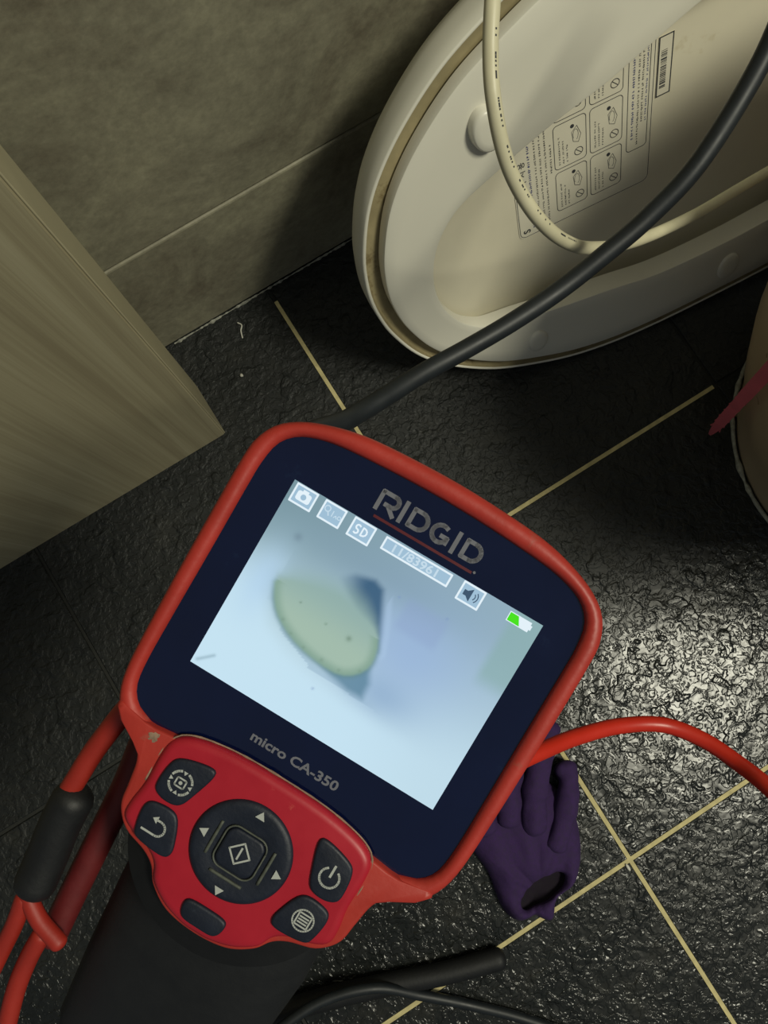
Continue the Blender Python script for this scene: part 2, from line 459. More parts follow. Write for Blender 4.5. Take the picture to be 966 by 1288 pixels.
def pad(cx, cy, rx, ry, h=8, ang=0):
    zs_ = [2.5, h - .5, h + 1.2, h + 2.2, h + 2.6]; ss = [1.04, 1.0, .95, .84, .5]
    rings = []
    for s in ss:
        r = []
        for k in range(40):
            a = 2 * math.pi * k / 40; x, y = rx * s * math.cos(a), ry * s * math.sin(a)
            r.append((cx + x * math.cos(ang) - y * math.sin(ang), cy + x * math.sin(ang) + y * math.cos(ang)))
        rings.append(r)
    link('buffer_pad', (loft_mesh('buffer_pad', rings, zs_, False, True)), M_SEAT, st, True)
pad(-97, 103, 15, 10.5, 8, .1); pad(127, 122, 13, 9, 3); pad(149, 302, 15, 10, 3)
# printed label on the lid's inner face
ZL = -31.6
lb = link('warning_label', flat_mesh([rrect(-28, 185, 146, 110, 5)], ZL, th=.12), M_LABEL, st, label='printed warning label with boxed diagrams')
ink, inkb = [], []
def outline(x0, x1, y0, y1, w=.55, r=3): ink.extend(stroke(rrect((x0 + x1) / 2, (y0 + y1) / 2, abs(x1 - x0), abs(y1 - y0), r), w, True))
outline(-100, 44, 131, 239, .5, 5)
for (x0, x1) in ((-2, 34), (-42, -5), (-82, -45)):
    outline(x0, x1, 163, 188); outline(x0, x1, 191, 216)
outline(-80, 10, 220, 236)
rnd = random.Random(3)
def words(y, x0, x1, h=1.6, out=ink):
    """a line of tiny print running towards -x"""
    x = x1
    while x > x0:
        wd_ = rnd.uniform(1.0, 1.7)
        for _ in range(2):
            out.append(rect(x - wd_ / 2 + rnd.uniform(-.3, .3), y + rnd.uniform(-.5, .5), wd_ * rnd.uniform(.5, 1), h * rnd.uniform(.15, .35)))
        out.append(rect(x - wd_ * rnd.random(), y, .35, h * .9))
        x -= wd_ + (.5 if rnd.random() > .2 else 1.6)
words(143, -60, 38, 2.4, inkb)
for y in (148, 152, 156): words(y, -70, 38 - rnd.random() * 3)
for (x0, x1) in ((-2, 34), (-42, -5), (-82, -45)):
    for y0 in (163, 191):
        for q in range(3): words(y0 + 4 + q * 3, x1 - 26 + q * 4, x1 - 3, 1.3)
        cx, cy = x1 - 8, y0 + 19
        ink.extend(stroke(arc(cx, cy, 3.2, 0, 360, 18), .6)); ink.extend(stroke([(cx - 2, cy - 2), (cx + 2, cy + 2)], .6))
        ink.extend(stroke([(x1 - 18, y0 + 15), (x1 - 26, y0 + 14), (x1 - 30, y0 + 18), (x1 - 22, y0 + 21), (x1 - 16, y0 + 19)], .4, True))
        ink.extend(stroke(arc(x1 - 23, y0 + 17, 4.5, 20, 300, 12, 2), .35))
        ink.append(arc(x1 - 31, y0 + 14.5, 1.6, 0, 330, 8))
words(224, -75, 0, 2.2, inkb); words(228, -75, 6); words(231, -75, -12); words(234, -75, -12, 1.4, inkb)
for z_, x_ in ((160, -5), (160, -45)): words(z_, x_ - 24, x_, 1.8)
link('label_print', flat_mesh(ink, ZL + .12, th=.05), M_INK, lb, label='black lines, diagrams and small print', kind='stuff')
link('label_blue_print', flat_mesh(inkb, ZL + .12, th=.05), M_INKB, lb, label='blue heading lines', kind='stuff')
tt = [text_mesh('S', 8, 39, 137, ZL + .12, math.pi, .25), text_mesh('주 시 용', 6.4, -16, 137.5, ZL + .12, math.pi, .12)]
for q, me in enumerate(tt): link('label_heading', me, M_INK, lb)
words_keep = ink; ink2 = []
ink2 += stroke(rect(-48, 247, 44, 10), .9, True)
x = -32
while x > -60: ww = rnd.choice([.4, .7, 1.0]); ink2.append(rect(x, 246, ww, 4.5)); x -= ww + rnd.choice([.4, .7])
sb = link('barcode_sticker', flat_mesh([rect(-48, 247, 45, 11)], ZL - .02, th=.12), M_LABEL, st, label='small framed barcode sticker')
link('barcode', flat_mesh(ink2, ZL + .1, th=.05), M_INK, sb)

# ------------------------------------------------------------------ cables
def cable(name, pix, rad, mat, label, cat, n=14, seg=18, pre=()):
    P = catmull(list(pre) + [at_depth(u, v, d) for u, v, d in pix], n)
    P, Rr = round_ends(P, rad)
    return link(name, tube_mesh(name, P, Rr, seg), mat, None, True, label=label, cat=cat)
# device frame
DR = Matrix(((0, 0, 0), (0, 0, 0), (0, 0, 0)))
def rotv(rx, ry, rz):
    v = Vector((rx, ry, rz)); return Matrix.Rotation(v.length, 3, v.normalized())
DR = CAM_R @ rotv(0.0299, -0.0762, -0.5296)
DP = CAM_R @ Vector((-0.0051, -0.0328, -0.1980)) + CAM_P
DM = DR.to_4x4(); DM.translation = DP
def on_dev(u, v, h=0.0):
    """point at height h (mm) above the screen plane seen at a picture point"""
    r = ray(u, v); nn = DR.col[2]; P0 = DP + nn * h * .001
    return CAM_P + r * ((nn.dot(P0 - CAM_P)) / nn.dot(r))
DL = lambda x, y, z: DM @ Vector((x * .001, y * .001, z * .001))

P = [DL(2, 8, -34), DL(-6, 30, -60)] + [at_depth(u, v, d) for u, v, d in ((380, 560, .31), (437, 528, .345), (484, 499.5, .36), (533, 468.5, .37), (590, 437, .376), (646, 404, .38), (704, 365, .382), (759, 321.5, .378), (815, 273.5, .372), (878, 206, .362), (948.5, 94.7, .35), (990, 5, .34), (1040, -120, .33))]
P = catmull(P, 10); P, Rr = round_ends(P, .0046)
link('probe_cable', tube_mesh('probe_cable', P, Rr, 20), M_BLACK, None, True, label='thick black cable crossing in front of the toilet seat', cat='cable')

cd_ = [(624, -90, .33), (620, -10, .33), (617, 60, .335), (620, 120, .34), (632, 185, .352), (650, 233, .365), (678, 276, .38), (710, 303, .40), (745, 312, .43), (800, 303, .47), (870, 272, .50), (930, 237, .52), (1010, 190, .54)]
pc = cable('power_cord', cd_, .0035, M_CORD, 'cream power cord looping down over the toilet seat label', 'cord')
mk = []
Pm = catmull([at_depth(u, v, d) for u, v, d in cd_], 40)
V, Fc = [], []
rr_ = random.Random(5)
for i in range(60, 300):
    if rr_.random() > .38 or (i // 12) % 3 == 0: continue
    p, q = Pm[i], Pm[i + 1]; t = (q - p).normalized(); toc = (CAM_P - p).normalized(); sd = t.cross(toc).normalized()
    if sd.dot(CAM_R.col[0]) < 0: sd = -sd
    nrm = (sd * .62 + (toc - t * toc.dot(t)).normalized() * .78).normalized(); s2 = t.cross(nrm)
    c0 = p + nrm * .00353; b = len(V)
    V += [c0 - s2 * .0004, c0 + s2 * .0004, c0 + s2 * .0004 + t * .0008, c0 - s2 * .0004 + t * .0008]; Fc.append((b, b + 1, b + 2, b + 3))
mo = link('printed_marks', mesh('printed_marks', V, Fc), M_INK, pc, kind='stuff')

cable('hose', [(590, 972, .295), (640, 962, .32), (678, 946, .335), (725, 927, .355), (780, 913, .37), (835, 912, .375), (885, 931, .37), (927, 959, .36), (966, 990, .345), (1010, 1035, .33), (1080, 1130, .31)], .0037, M_REDC, 'bright red cable arching out from behind the handheld screen to the right', 'cable', pre=[DL(8, -18, -33), DL(14, -26, -50)])

# black hoses on the floor by the handle
def floor_tube(name, pts, rad, mat, label, cat):
    P = catmull([at_z(u, v, z) for u, v, z in pts], 12); P, Rr = round_ends(P, rad)
    return link(name, tube_mesh(name, P, Rr, 16), mat, None, True, label=label, cat=cat)
floor_tube('tube', [(300, 1290, .0095), (400, 1259, .0095), (480, 1240, .0095), (560, 1224, .0095), (627, 1206, .0095)], .0088, M_BLACKM, 'short thick matt black tube with an open end on the floor below the handheld screen', 'tube')
floor_tube('hose', [(330, 1310, .032), (400, 1262, .028), (470, 1243, .0235), (530, 1252, .012), (600, 1266, .0045), (680, 1288, .0045), (800, 1335, .0045)], .0042, M_BLACK, 'thin glossy black hose running out along the floor at the bottom edge', 'hose')

# small bits lying on the floor
P = catmull([at_z(u, v, .001) for u, v in ((299, 406), (304, 409), (303, 416), (305, 425))], 5); P, Rr = round_ends(P, .0007)
link('plastic_shaving', tube_mesh('plastic_shaving', P, Rr, 6), M_WHITE, None, True, label='tiny curled white shaving on the dark floor near the wall foot', cat='debris')
bm = bmesh.new(); bmesh.ops.create_icosphere(bm, subdivisions=2, radius=.0016)
for v in bm.verts: v.co *= 1 + .35 * noise.noise(v.co * 900)
me = bpy.data.meshes.new('white_crumb'); bm.to_mesh(me); bm.free()
o = link('white_crumb', me, M_WHITE, None, True, label='tiny white crumb on the dark floor beside the wood-grain panel', cat='debris'); o.location = at_z(304, 472, .0012)
bm = bmesh.new(); bmesh.ops.create_icosphere(bm, subdivisions=2, radius=.0016)
for v in bm.verts: v.co = Vector((v.co.x * .8, v.co.y * 2.2, v.co.z * .6))
me = bpy.data.meshes.new('white_grain'); bm.to_mesh(me); bm.free()
o = link('white_grain', me, M_WHITE, None, True, label='tiny white grain on the floor where the two pale grout lines cross', cat='debris'); o.location = at_z(790, 1091, .001)

# pink barbed drain strip in front of the toilet foot
def barbed():
    a, b = at_z(893, 546, .006), at_depth(1000, 430, .50)
    t = (b - a).normalized(); toc = (CAM_P - a).normalized(); s = t.cross(toc).normalized(); up = s.cross(t)
    V, Fc = [], []; n = 26; L = (b - a).length
    for i in range(n + 1):
        f = i / n; p = a + t * L * f + up * .004 * math.sin(f * 3); wd_ = .0012 + .0034 * min(1, f * 5) ** .7
        if f > .5: wd_ *= 1.1
        for sx, sz in ((-1, -.0008), (1, -.0008), (1, .0008), (-1, .0008)): V.append(p + s * wd_ * sx + up * sz)
    for i in range(n):
        k = i * 4
        for j in range(4): Fc.append((k + j, k + (j + 1) % 4, k + 4 + (j + 1) % 4, k + 4 + j))
    Fc.append((3, 2, 1, 0)); Fc.append((n * 4, n * 4 + 1, n * 4 + 2, n * 4 + 3))
    o = link('drain_strip', recalc(mesh('drain_strip', V, Fc)), M_PINK, None, label='pink barbed plastic drain cleaning strip hanging before the toilet foot', cat='drain cleaner')
    bm_ = None
    for i in range(3, n - 1, 2):
        for sx in (-1, 1):
            p = a + t * L * i / n + up * .004 * math.sin(i / n * 3) + s * .0038 * sx
            q = [p - t * .002, p + t * .004, p + s * sx * .0014 - t * .0035]
            v2 = [x + up * .0005 for x in q] + [x - up * .0005 for x in q]
            m2 = recalc(mesh('barb', v2, [(0, 1, 2), (5, 4, 3), (0, 3, 4, 1), (1, 4, 5, 2), (2, 5, 3, 0)]))
            link('barb', m2, M_PINK, o)
barbed()

# ------------------------------------------------------------------ purple glove
def glove():
    gl = empty('glove', 'crumpled purple knitted glove lying on the wet floor behind the handheld screen', 'glove', loc=(-.06, -.245, 0))
    off = Vector((-.06, -.245, 0))
    def loop(pts):
        return [Vector(((p.x - off.x) * 1000, (p.y - off.y) * 1000)) for p in catmull([at_z(u, v, .008) for u, v in pts], 7, True)]
    outl = [(598, 985), (636, 962), (672, 975), (706, 1000), (724, 1030), (730, 1072), (724, 1104), (700, 1127), (694, 1157), (670, 1150), (650, 1157), (632, 1138), (616, 1098), (592, 1062), (578, 1020)]
    hol = [(663, 1112), (676, 1101), (697, 1093), (708, 1097), (705, 1112), (690, 1126), (674, 1134), (660, 1140), (653, 1134), (656, 1122)]
    Ho = loop(hol); Oo = loop(outl); CH = sum(Ho, Vector((0, 0))) / len(Ho)
    Ho2 = radial(Ho, CH, 120); Oo2 = radial(Oo, CH, 120)
    def zf(z, amp=1.0):
        def f(p):
            q = Vector((p[0] * .030 + p[1] * .022, p[1] * .03 - p[0] * .022, 1))
            r_ = abs(noise.noise(q * 1.7)) * 9 + noise.noise(q * 5) * 2.0
            return z + amp * (r_ - 3)
        return f
    ks = [0, .1, .25, .4, .55, .7, .85]; zs_ = [8, 13, 17, 19, 20, 20, 19]
    link('body', loft_mesh('body', [offset(Oo2, -2), offset(Oo2, 1.2), offset(Oo2, 1)] + [mix(Oo2, Ho2, k) for k in ks] + [Ho2, offset(Ho2, 1), offset(Ho2, 2)],
                           [.8, 2, 5] + [zf(z, min(1, .3 + k)) for k, z in zip(ks, zs_)] + [zf(17), zf(12, .6), 6], True, False), M_GLOVE, gl, True)
    link('shaded_inside', loft_mesh('shaded_inside', [offset(Ho2, 1.8), mix(Ho2, [CH] * 120, .5)], [zf(10, .5), zf(6, .3)], False, True), M_GLOVED, gl, True, label='opening at the wrist, inner shade painted dark')
    for pts, r in (([(700, 1062, .015), (708, 1035, .0155), (714, 1005, .015), (715, 980, .014), (711, 966, .012)], .0092),
                   ([(672, 1040, .016), (672, 1005, .018), (676, 975, .018), (682, 945, .016), (688, 915, .015)], .0105),
                   ([(640, 1030, .015), (640, 990, .016), (646, 950, .015), (652, 915, .013)], .0105),
                   ([(612, 1040, .014), (596, 1005, .013), (588, 975, .012)], .0105)):
        P = catmull([at_z(u, v, z) - off for u, v, z in pts], 8); P, Rr = round_ends(P, r)
        Rr = [q * (1 + .16 * noise.noise(p * 90)) for p, q in zip(P, Rr)]
        m2 = tube_mesh('finger', P, Rr, 22)
        for v in m2.vertices: v.co.z = max(.001, v.co.z + .0016 * noise.noise(v.co * 120))
        link('finger', m2, M_GLOVE, gl, True)
glove()

# ------------------------------------------------------------------ handheld inspection camera display
dv = empty('inspection_camera', 'handheld inspection camera display with red rubber housing and glowing screen', 'inspection camera', DM)
CD = (0, -4); ND = 180
outer = radial(catmull(sym([(0, 46.3), (15, 45.8), (26, 44.8), (34.5, 42.8), (41.5, 40), (46.5, 36.3), (49.4, 31), (50.2, 24), (50.2, 0), (49.9, -20), (49.2, -36), (47, -44), (43, -48.6), (36, -51.6), (20, -53), (0, -53)]), 6, True), CD, ND)
inner = radial(catmull(sym([(0, 40.9), (13, 40.6), (28, 39.6), (35.5, 38.2), (40.5, 36), (43.8, 32.2), (45, 26.5), (45.2, 20), (45.2, 0), (45.3, -20), (45.2, -32), (44.4, -38.8), (42.0, -42.6), (38.4, -44.4), (30, -46), (0, -46)]), 6, True), CD, ND)
rings = [offset(inner, .2), inner, offset(inner, .5), mix(inner, outer, .35), mix(inner, outer, .7), offset(outer, -.5), outer, outer, offset(outer, -.6), offset(outer, -3)]
zz = [-2, .2, 1.3, 2.1, 1.9, .9, -1.4, -14, -20, -23]
hs = link('rubber_bumper', loft_mesh('rubber_bumper', rings, zz, False, False), M_RED, dv, True)
back = link('rear_housing', loft_mesh('rear_housing', [offset(outer, -2.2), offset(outer, -2), offset(outer, -4), offset(outer, -10)], [-8, -20, -30, -34], False, True), M_BLACKM, dv, True)
bz = link('bezel_glass', loft_mesh('bezel_glass', [offset(inner, .6), offset(inner, .6)], [-1.5, 0], True, True), M_GLASS, dv)
# neck and keypad
neck = radial(catmull(sym([(0, -44), (25, -44.2), (36, -45.2), (41, -44.4), (44.6, -43.4), (46.6, -44.2), (45.2, -46.6), (42.4, -48.9), (39, -50.7), (36.2, -52.4), (34.6, -55.5), (33.7, -61), (32.6, -67), (28.5, -71.4), (22, -73.6), (18.2, -76), (15.2, -80), (9, -83.8), (0, -85)]), 6, True), (0, -62), ND)
link('neck_rubber', loft_mesh('neck_rubber', [mix(neck, [Vector((0, -62))] * ND, .04), mix(neck, [Vector((0, -62))] * ND, .02), offset(neck, -.25), neck, offset(neck, -.2)], [2.25, 2.15, 1.5, 0, -14], True, True), M_RED, dv, True)
kp = radial(catmull(sym([(0, -39.6), (8, -39.7), (15, -40.2), (22, -41.4), (26.5, -43), (29.2, -45.6), (29.9, -50), (29.8, -58), (30.6, -64), (30.2, -68.2), (26.6, -70.6), (21, -72.2), (17.6, -74.6), (15.4, -78.6), (10, -82.2), (4, -83.9), (0, -84.1)]), 6, True), (0, -61), ND)
kpo = link('keypad_panel', loft_mesh('keypad_panel', [offset(kp, -2.2), offset(kp, -1.3), offset(kp, -.4), kp, kp], [3.6, 3.5, 2.9, 2.0, -1], True, True), M_KEY, dv, True)
# dusty line along the panel's upper edge
half = [p for p in offset(kp, .25) if p.y > -58]
half.sort(key=lambda p: math.atan2(p.x, p.y + 61))
P = [Vector((p.x * .001, p.y * .001, (1.15 if p.y > -43.6 and abs(p.x) < 28 else 2.0) * .001)) for p in half]
link('dust_line', tube_mesh('dust_line', P, [.00022 + .00022 * max(0, noise.noise(p * 300)) for p in P], 6), M_DUST, dv, True, label='dusty worn edge of the keypad')
def button(name, half_or_pts, z0=3.55, z1=4.5, parent=dv, n=72, mat=M_NAVY, bev=.5, label=None):
    pts = catmull(half_or_pts, 5, True); c = sum((Vector(p[:2]) for p in pts), Vector((0, 0))) / len(pts)
    o = radial(pts, c, n)
    return link(name, loft_mesh(name, [o, offset(o, -.1), offset(o, -bev * .6), offset(o, -bev * 1.6)], [z0 - .8, z1 - bev, z1 - .12, z1], True, True), mat, parent, True, label=label)
fx = lambda pts: [(-x, y) for x, y in pts]
TR = [(15.0, -46.6), (17.4, -45.4), (24.2, -47.2), (26.4, -49.8), (27.0, -55.6), (25.8, -58.0), (22.4, -58.9), (18.9, -57.8), (16.8, -53.2)]
BR = [(18.4, -60.4), (24.6, -60.2), (26.9, -62.4), (26.2, -68.2), (24.4, -70.6), (17.4, -71.4), (14.9, -70.2), (15.2, -66.8)]
bA = button('button', fx(TR), label='dark button with a framed target symbol')
bB = button('button', fx(BR), label='dark button with a return arrow')
bP = button('button', TR, label='dark button with a power symbol')
bM = button('button', BR, label='dark button with a round menu symbol')
bE = button('button', [(-5.2, -76.6), (0, -76.2), (5.2, -76.6), (6.1, -78.8), (4.6, -81.6), (0, -82.0), (-4.6, -81.6), (-6.1, -78.8)], label='blank dark button')
cdp = (-.1, -59.6)
dp = link('direction_pad', loft_mesh('direction_pad', [[(cdp[0] + r * math.cos(2 * math.pi * k / 90), cdp[1] + r * .985 * math.sin(2 * math.pi * k / 90)) for k in range(90)] for r in (13.3, 13.2, 12.6, 11.6, 8.6, 7.6, 4)], [2.8, 3.9, 4.5, 4.7, 4.3, 4.1, 4.1], True, True), M_NAVY, dv, True)
sel = button('select_button', rrect(cdp[0], cdp[1], 10.6, 10.6, 2.6, 3), 3.6, 5.0, dp, label='square centre button')
M_WORN = plain('worn_rubber_edge', srgb(74, 78, 70), .6, .4, 400)
for sx, sy, a in ((1, 0, 0), (-1, 0, 0), (0, -1, 90)):
    x0, y0 = cdp[0] + sx * 7.6, cdp[1] + sy * 7.6
    q = [(x0, y0 - 4.6 if sx else y0), (x0, y0 + 4.6)] if sx else [(x0 - 4.6, y0), (x0 + 4.6, y0)]
    P = [Vector((q[0][0] + (q[1][0] - q[0][0]) * i / 10, q[0][1] + (q[1][1] - q[0][1]) * i / 10, 4.35)) * .001 for i in range(11)]
    link('ridge', tube_mesh('ridge', P, .00042, 8), M_WORN, dp, True)
P = [Vector((x, y, 4.6)) * .001 for x, y in rrect(cdp[0], cdp[1], 11.4, 11.4, 2.8, 6)]; P.append(P[0])
link('ridge', tube_mesh('ridge', P, .00025, 6), M_WORN, dp, True)
def icon(polys, parent, z, mat=M_PRINT, name='symbol', label=None): return link(name, flat_mesh(polys, z, th=.06), mat, parent, label=label)
for ax, ay, kind in ((-.1, -48.9, 0), (-12.0 + 1.4, -59.6, 1), (-.1, -70.6, 2), (10.5, -59.6, 3)):
    t_ = {0: [(-1.3, -.8), (1.3, -.8), (0, 1.3)], 1: [(.8, -1.3), (.8, 1.3), (-1.3, 0)], 2: [(-1.3, .8), (0, -1.3), (1.3, .8)], 3: [(-.8, -1.3), (1.3, 0), (-.8, 1.3)]}[kind]
    icon([[(ax + x, ay + y) for x, y in t_]], dp, 4.72, M_PRINTW, 'arrow')
sx_, sy_ = cdp
icon(stroke([(sx_, sy_ + 2.9), (sx_ + 2.9, sy_), (sx_, sy_ - 2.9), (sx_ - 2.9, sy_)], .45, True) + stroke([(sx_, sy_ - 1.5), (sx_, sy_ + 1.5)], .5), sel, 5.0, M_PRINTW)
zb = 4.5
ax, ay = -21.6, -52.6
ic = stroke(rrect(ax, ay, 2.6, 2.2, .4), .4, True) + [arc(ax, ay, .5, 0, 330, 10)]
for k in range(4):
    a = 45 + 90 * k; ic += stroke(arc(ax, ay, 3.0, a - 24, a + 24, 5), .6)
    b = math.radians(a + 90 - 45); ic.append([(ax + 3.1 * math.cos(b) - .6 * math.sin(b), ay + 3.1 * math.sin(b) + .6 * math.cos(b)), (ax + 3.1 * math.cos(b) + .6 * math.sin(b), ay + 3.1 * math.sin(b) - .6 * math.cos(b)), (ax + 2.1 * math.cos(b), ay + 2.1 * math.sin(b))])
icon(ic, bA, zb, M_PRINTW)
ax, ay = -21.6, -65.6
icon(stroke([(ax - 2.9, ay - 1.9), (ax + .8, ay - 1.9)] + arc(ax + .8, ay, 1.9, -90, 90, 10)[1:] + [(ax - .2, ay + 1.9)], .55) + [[(ax - .2, ay + .9), (ax - .2, ay + 2.9), (ax - 1.6, ay + 1.9)]], bB, zb, M_PRINTW)
ax, ay = 21.8, -53.0
icon(stroke(arc(ax, ay, 2.5, 125, 415, 26), .55) + stroke([(ax, ay + .3), (ax, ay + 3.3)], .6), bP, zb, M_PRINTW)
ax, ay = 21.6, -65.6
icon(stroke(arc(ax, ay, 2.7, 0, 360, 28), .4) + stroke(rect(ax, ay, 3.4, 3.2), .4, True) + [rect(ax, ay + k * .75, 2.6, .4) for k in (-1, 0, 1)], bM, zb, M_PRINTW)
rr_ = random.Random(11)
def smudge(cx, cy, rx, ry, z, ang=0):
    pts = []
    for k in range(22):
        a = 2 * math.pi * k / 22; q = rr_.uniform(.55, 1.1); x, y = rx * q * math.cos(a), ry * q * math.sin(a)
        pts.append((cx + x * math.cos(ang) - y * math.sin(ang), cy + x * math.sin(ang) + y * math.cos(ang)))
    link('dust_smudge', flat_mesh([pts], z, th=.04), M_DUST, dv, label='pale dusty smudge')
smudge(-33.6, -47.2, 1.8, 1.4, 2.26, .4)
# rear boss and handle
bs = [[(30.5 * s * math.cos(2 * math.pi * k / 96), -63 + 29.5 * s * math.sin(2 * math.pi * k / 96)) for k in range(96)] for s in (.98, 1, 1, .96)]
link('collar', loft_mesh('collar', bs, [-2, -4, -16, -26], True, True), M_BLACKM, dv, True)
path = [(2, -52, -26), (2.5, -66, -28), (3, -82, -30), (3.5, -100, -34), (3.5, -130, -42), (3, -160, -52), (3, -176, -58)]
wd_ = [28, 29.5, 30.5, 31, 30, 28, 24]; hh = [14, 17, 19, 21, 22, 20, 14]
V, Fc = [], []; n = 48
for (x, y, z), a, b in zip(path, wd_, hh):
    for k in range(n):
        th = 2 * math.pi * k / n; c_, s_ = math.cos(th), math.sin(th)
        V.append(((x + a * abs(c_) ** .75 * (1 if c_ > 0 else -1)) * .001, (y + b * .25 * s_) * .001, (z + b * abs(s_) ** .75 * (1 if s_ > 0 else -1)) * .001))
for j in range(len(path) - 1):
    for k in range(n): a, b = j * n + k, j * n + (k + 1) % n; Fc.append((a, b, b + n, a + n))
Fc.append(tuple(range(n))); Fc.append(tuple((len(path) - 1) * n + k for k in range(n)))
link('handle', recalc(mesh('handle', V, Fc)), M_BLACKM, dv, True)
# lettering on the bezel
def logo():
    P, w = [], 1.12
    h = 5.3; y = 30.7; x = -14.6
    P += stroke([(x, y), (x, y + h - .5), (x + 3.6, y + h - .5)], w) + stroke(arc(x + 3.4, y + h - 1.9, 1.4, 90, -90, 8), w) + stroke([(x + 3.4, y + h - 3.3), (x + 1.7, y + h - 3.3)], w) + stroke([(x + 2.6, y + 1.9), (x + 4.8, y)], w)
    P += stroke([(x + 6.6, y), (x + 6.6, y + h)], w)
    def D(x0): return stroke([(x0, y + .5), (x0, y + h - .5)], w) + stroke([(x0, y + h - .5), (x0 + 2.2, y + h - .5)] + arc(x0 + 2.2, y + h / 2, h / 2 - .5, 90, -90, 10)[1:] + [(x0, y + .5)], w)
    P += D(x + 9.0)
    g0 = x + 17.2
    P += stroke(arc(g0, y + h / 2, h / 2 - .5, 60, 330, 14), w) + stroke([(g0 + 2.1, y + .9), (g0 + 2.1, y + 2.3), (g0 + .4, y + 2.3)], w)
    P += stroke([(g0 + 4.4, y), (g0 + 4.4, y + h)], w) + D(g0 + 6.9)
    return P
icon(logo(), bz, .02, M_PRINT, 'lettering')
icon([rect(0, 28.9, 28, .7)], bz, .02, M_PRINTR, 'underline', 'thin dark red line')
icon([arc(14.6, 29.3, .35, 0, 330, 10)], bz, .02, M_PRINT, 'registered_mark')
link('lettering', text_mesh('micro CA-350', 3.5, 0, -34.6, .03, 0, .09, 25.2), M_PRINT, bz)

# ------------------------------------------------------------------ the lit screen
def sst(a, b, x):
    t = min(1, max(0, (x - a) / (b - a))); return t * t * (3 - 2 * t)
def lin(c): return srgb(*c)[:3]
def lerp(a, b, t): return tuple(x * (1 - t) + y * t for x, y in zip(a, b))
def seg_d(p, a, b):
    ax, ay = a; bx, by = b; px, py = p; dx, dy = bx - ax, by - ay
    t = min(1, max(0, ((px - ax) * dx + (py - ay) * dy) / (dx * dx + dy * dy))); return math.hypot(px - ax - t * dx, py - ay - t * dy)
def inside(poly, x, y):
    r = False
    for i in range(len(poly)):
        x0, y0 = poly[i - 1]; x1, y1 = poly[i]
        if (y0 > y) != (y1 > y) and x < (x1 - x0) * (y - y0) / (y1 - y0) + x0: r = not r
    return r
def sd(poly, x, y):
    d = min(seg_d((x, y), poly[i - 1], poly[i]) for i in range(len(poly)))
    return -d if inside(poly, x, y) else d
EGG = [tuple(p) for p in catmull([(-26.2, 0.1), (-26.8, 3.6), (-20.0, 7.6), (-13.4, 9.6), (-7.5, 9.4), (-1.4, 6.8), (2.5, 3.2), (4.2, -1.4), (4.0, -5.0), (1.6, -8.3), (-2.5, -10.1), (-8.9, -9.9), (-15.1, -8.6), (-20.1, -6.4), (-23.6, -3.7)], 2, True)]
WEDGE = [(-14.4, 11.3), (-10.5, 14.2), (-5.3, 15.5), (-2.3, 14.4), (0.4, 9.1), (2.6, 4.4), (4.2, 0), (-6, 6)]
UNDER = [(-9, -9.0), (-3.4, -11.0), (2.2, -12.2), (6.5, -12.0), (6.2, -8), (4.4, -4.6), (0, -7)]
FOLD = [(-27.0, 3), (-26.6, -0.3), (-21.8, -6.8), (-15.5, -10.2), (-9.2, -11.8), (4.1, -13.3), (14, -13.6), (21.2, -13.4), (36, -16)]
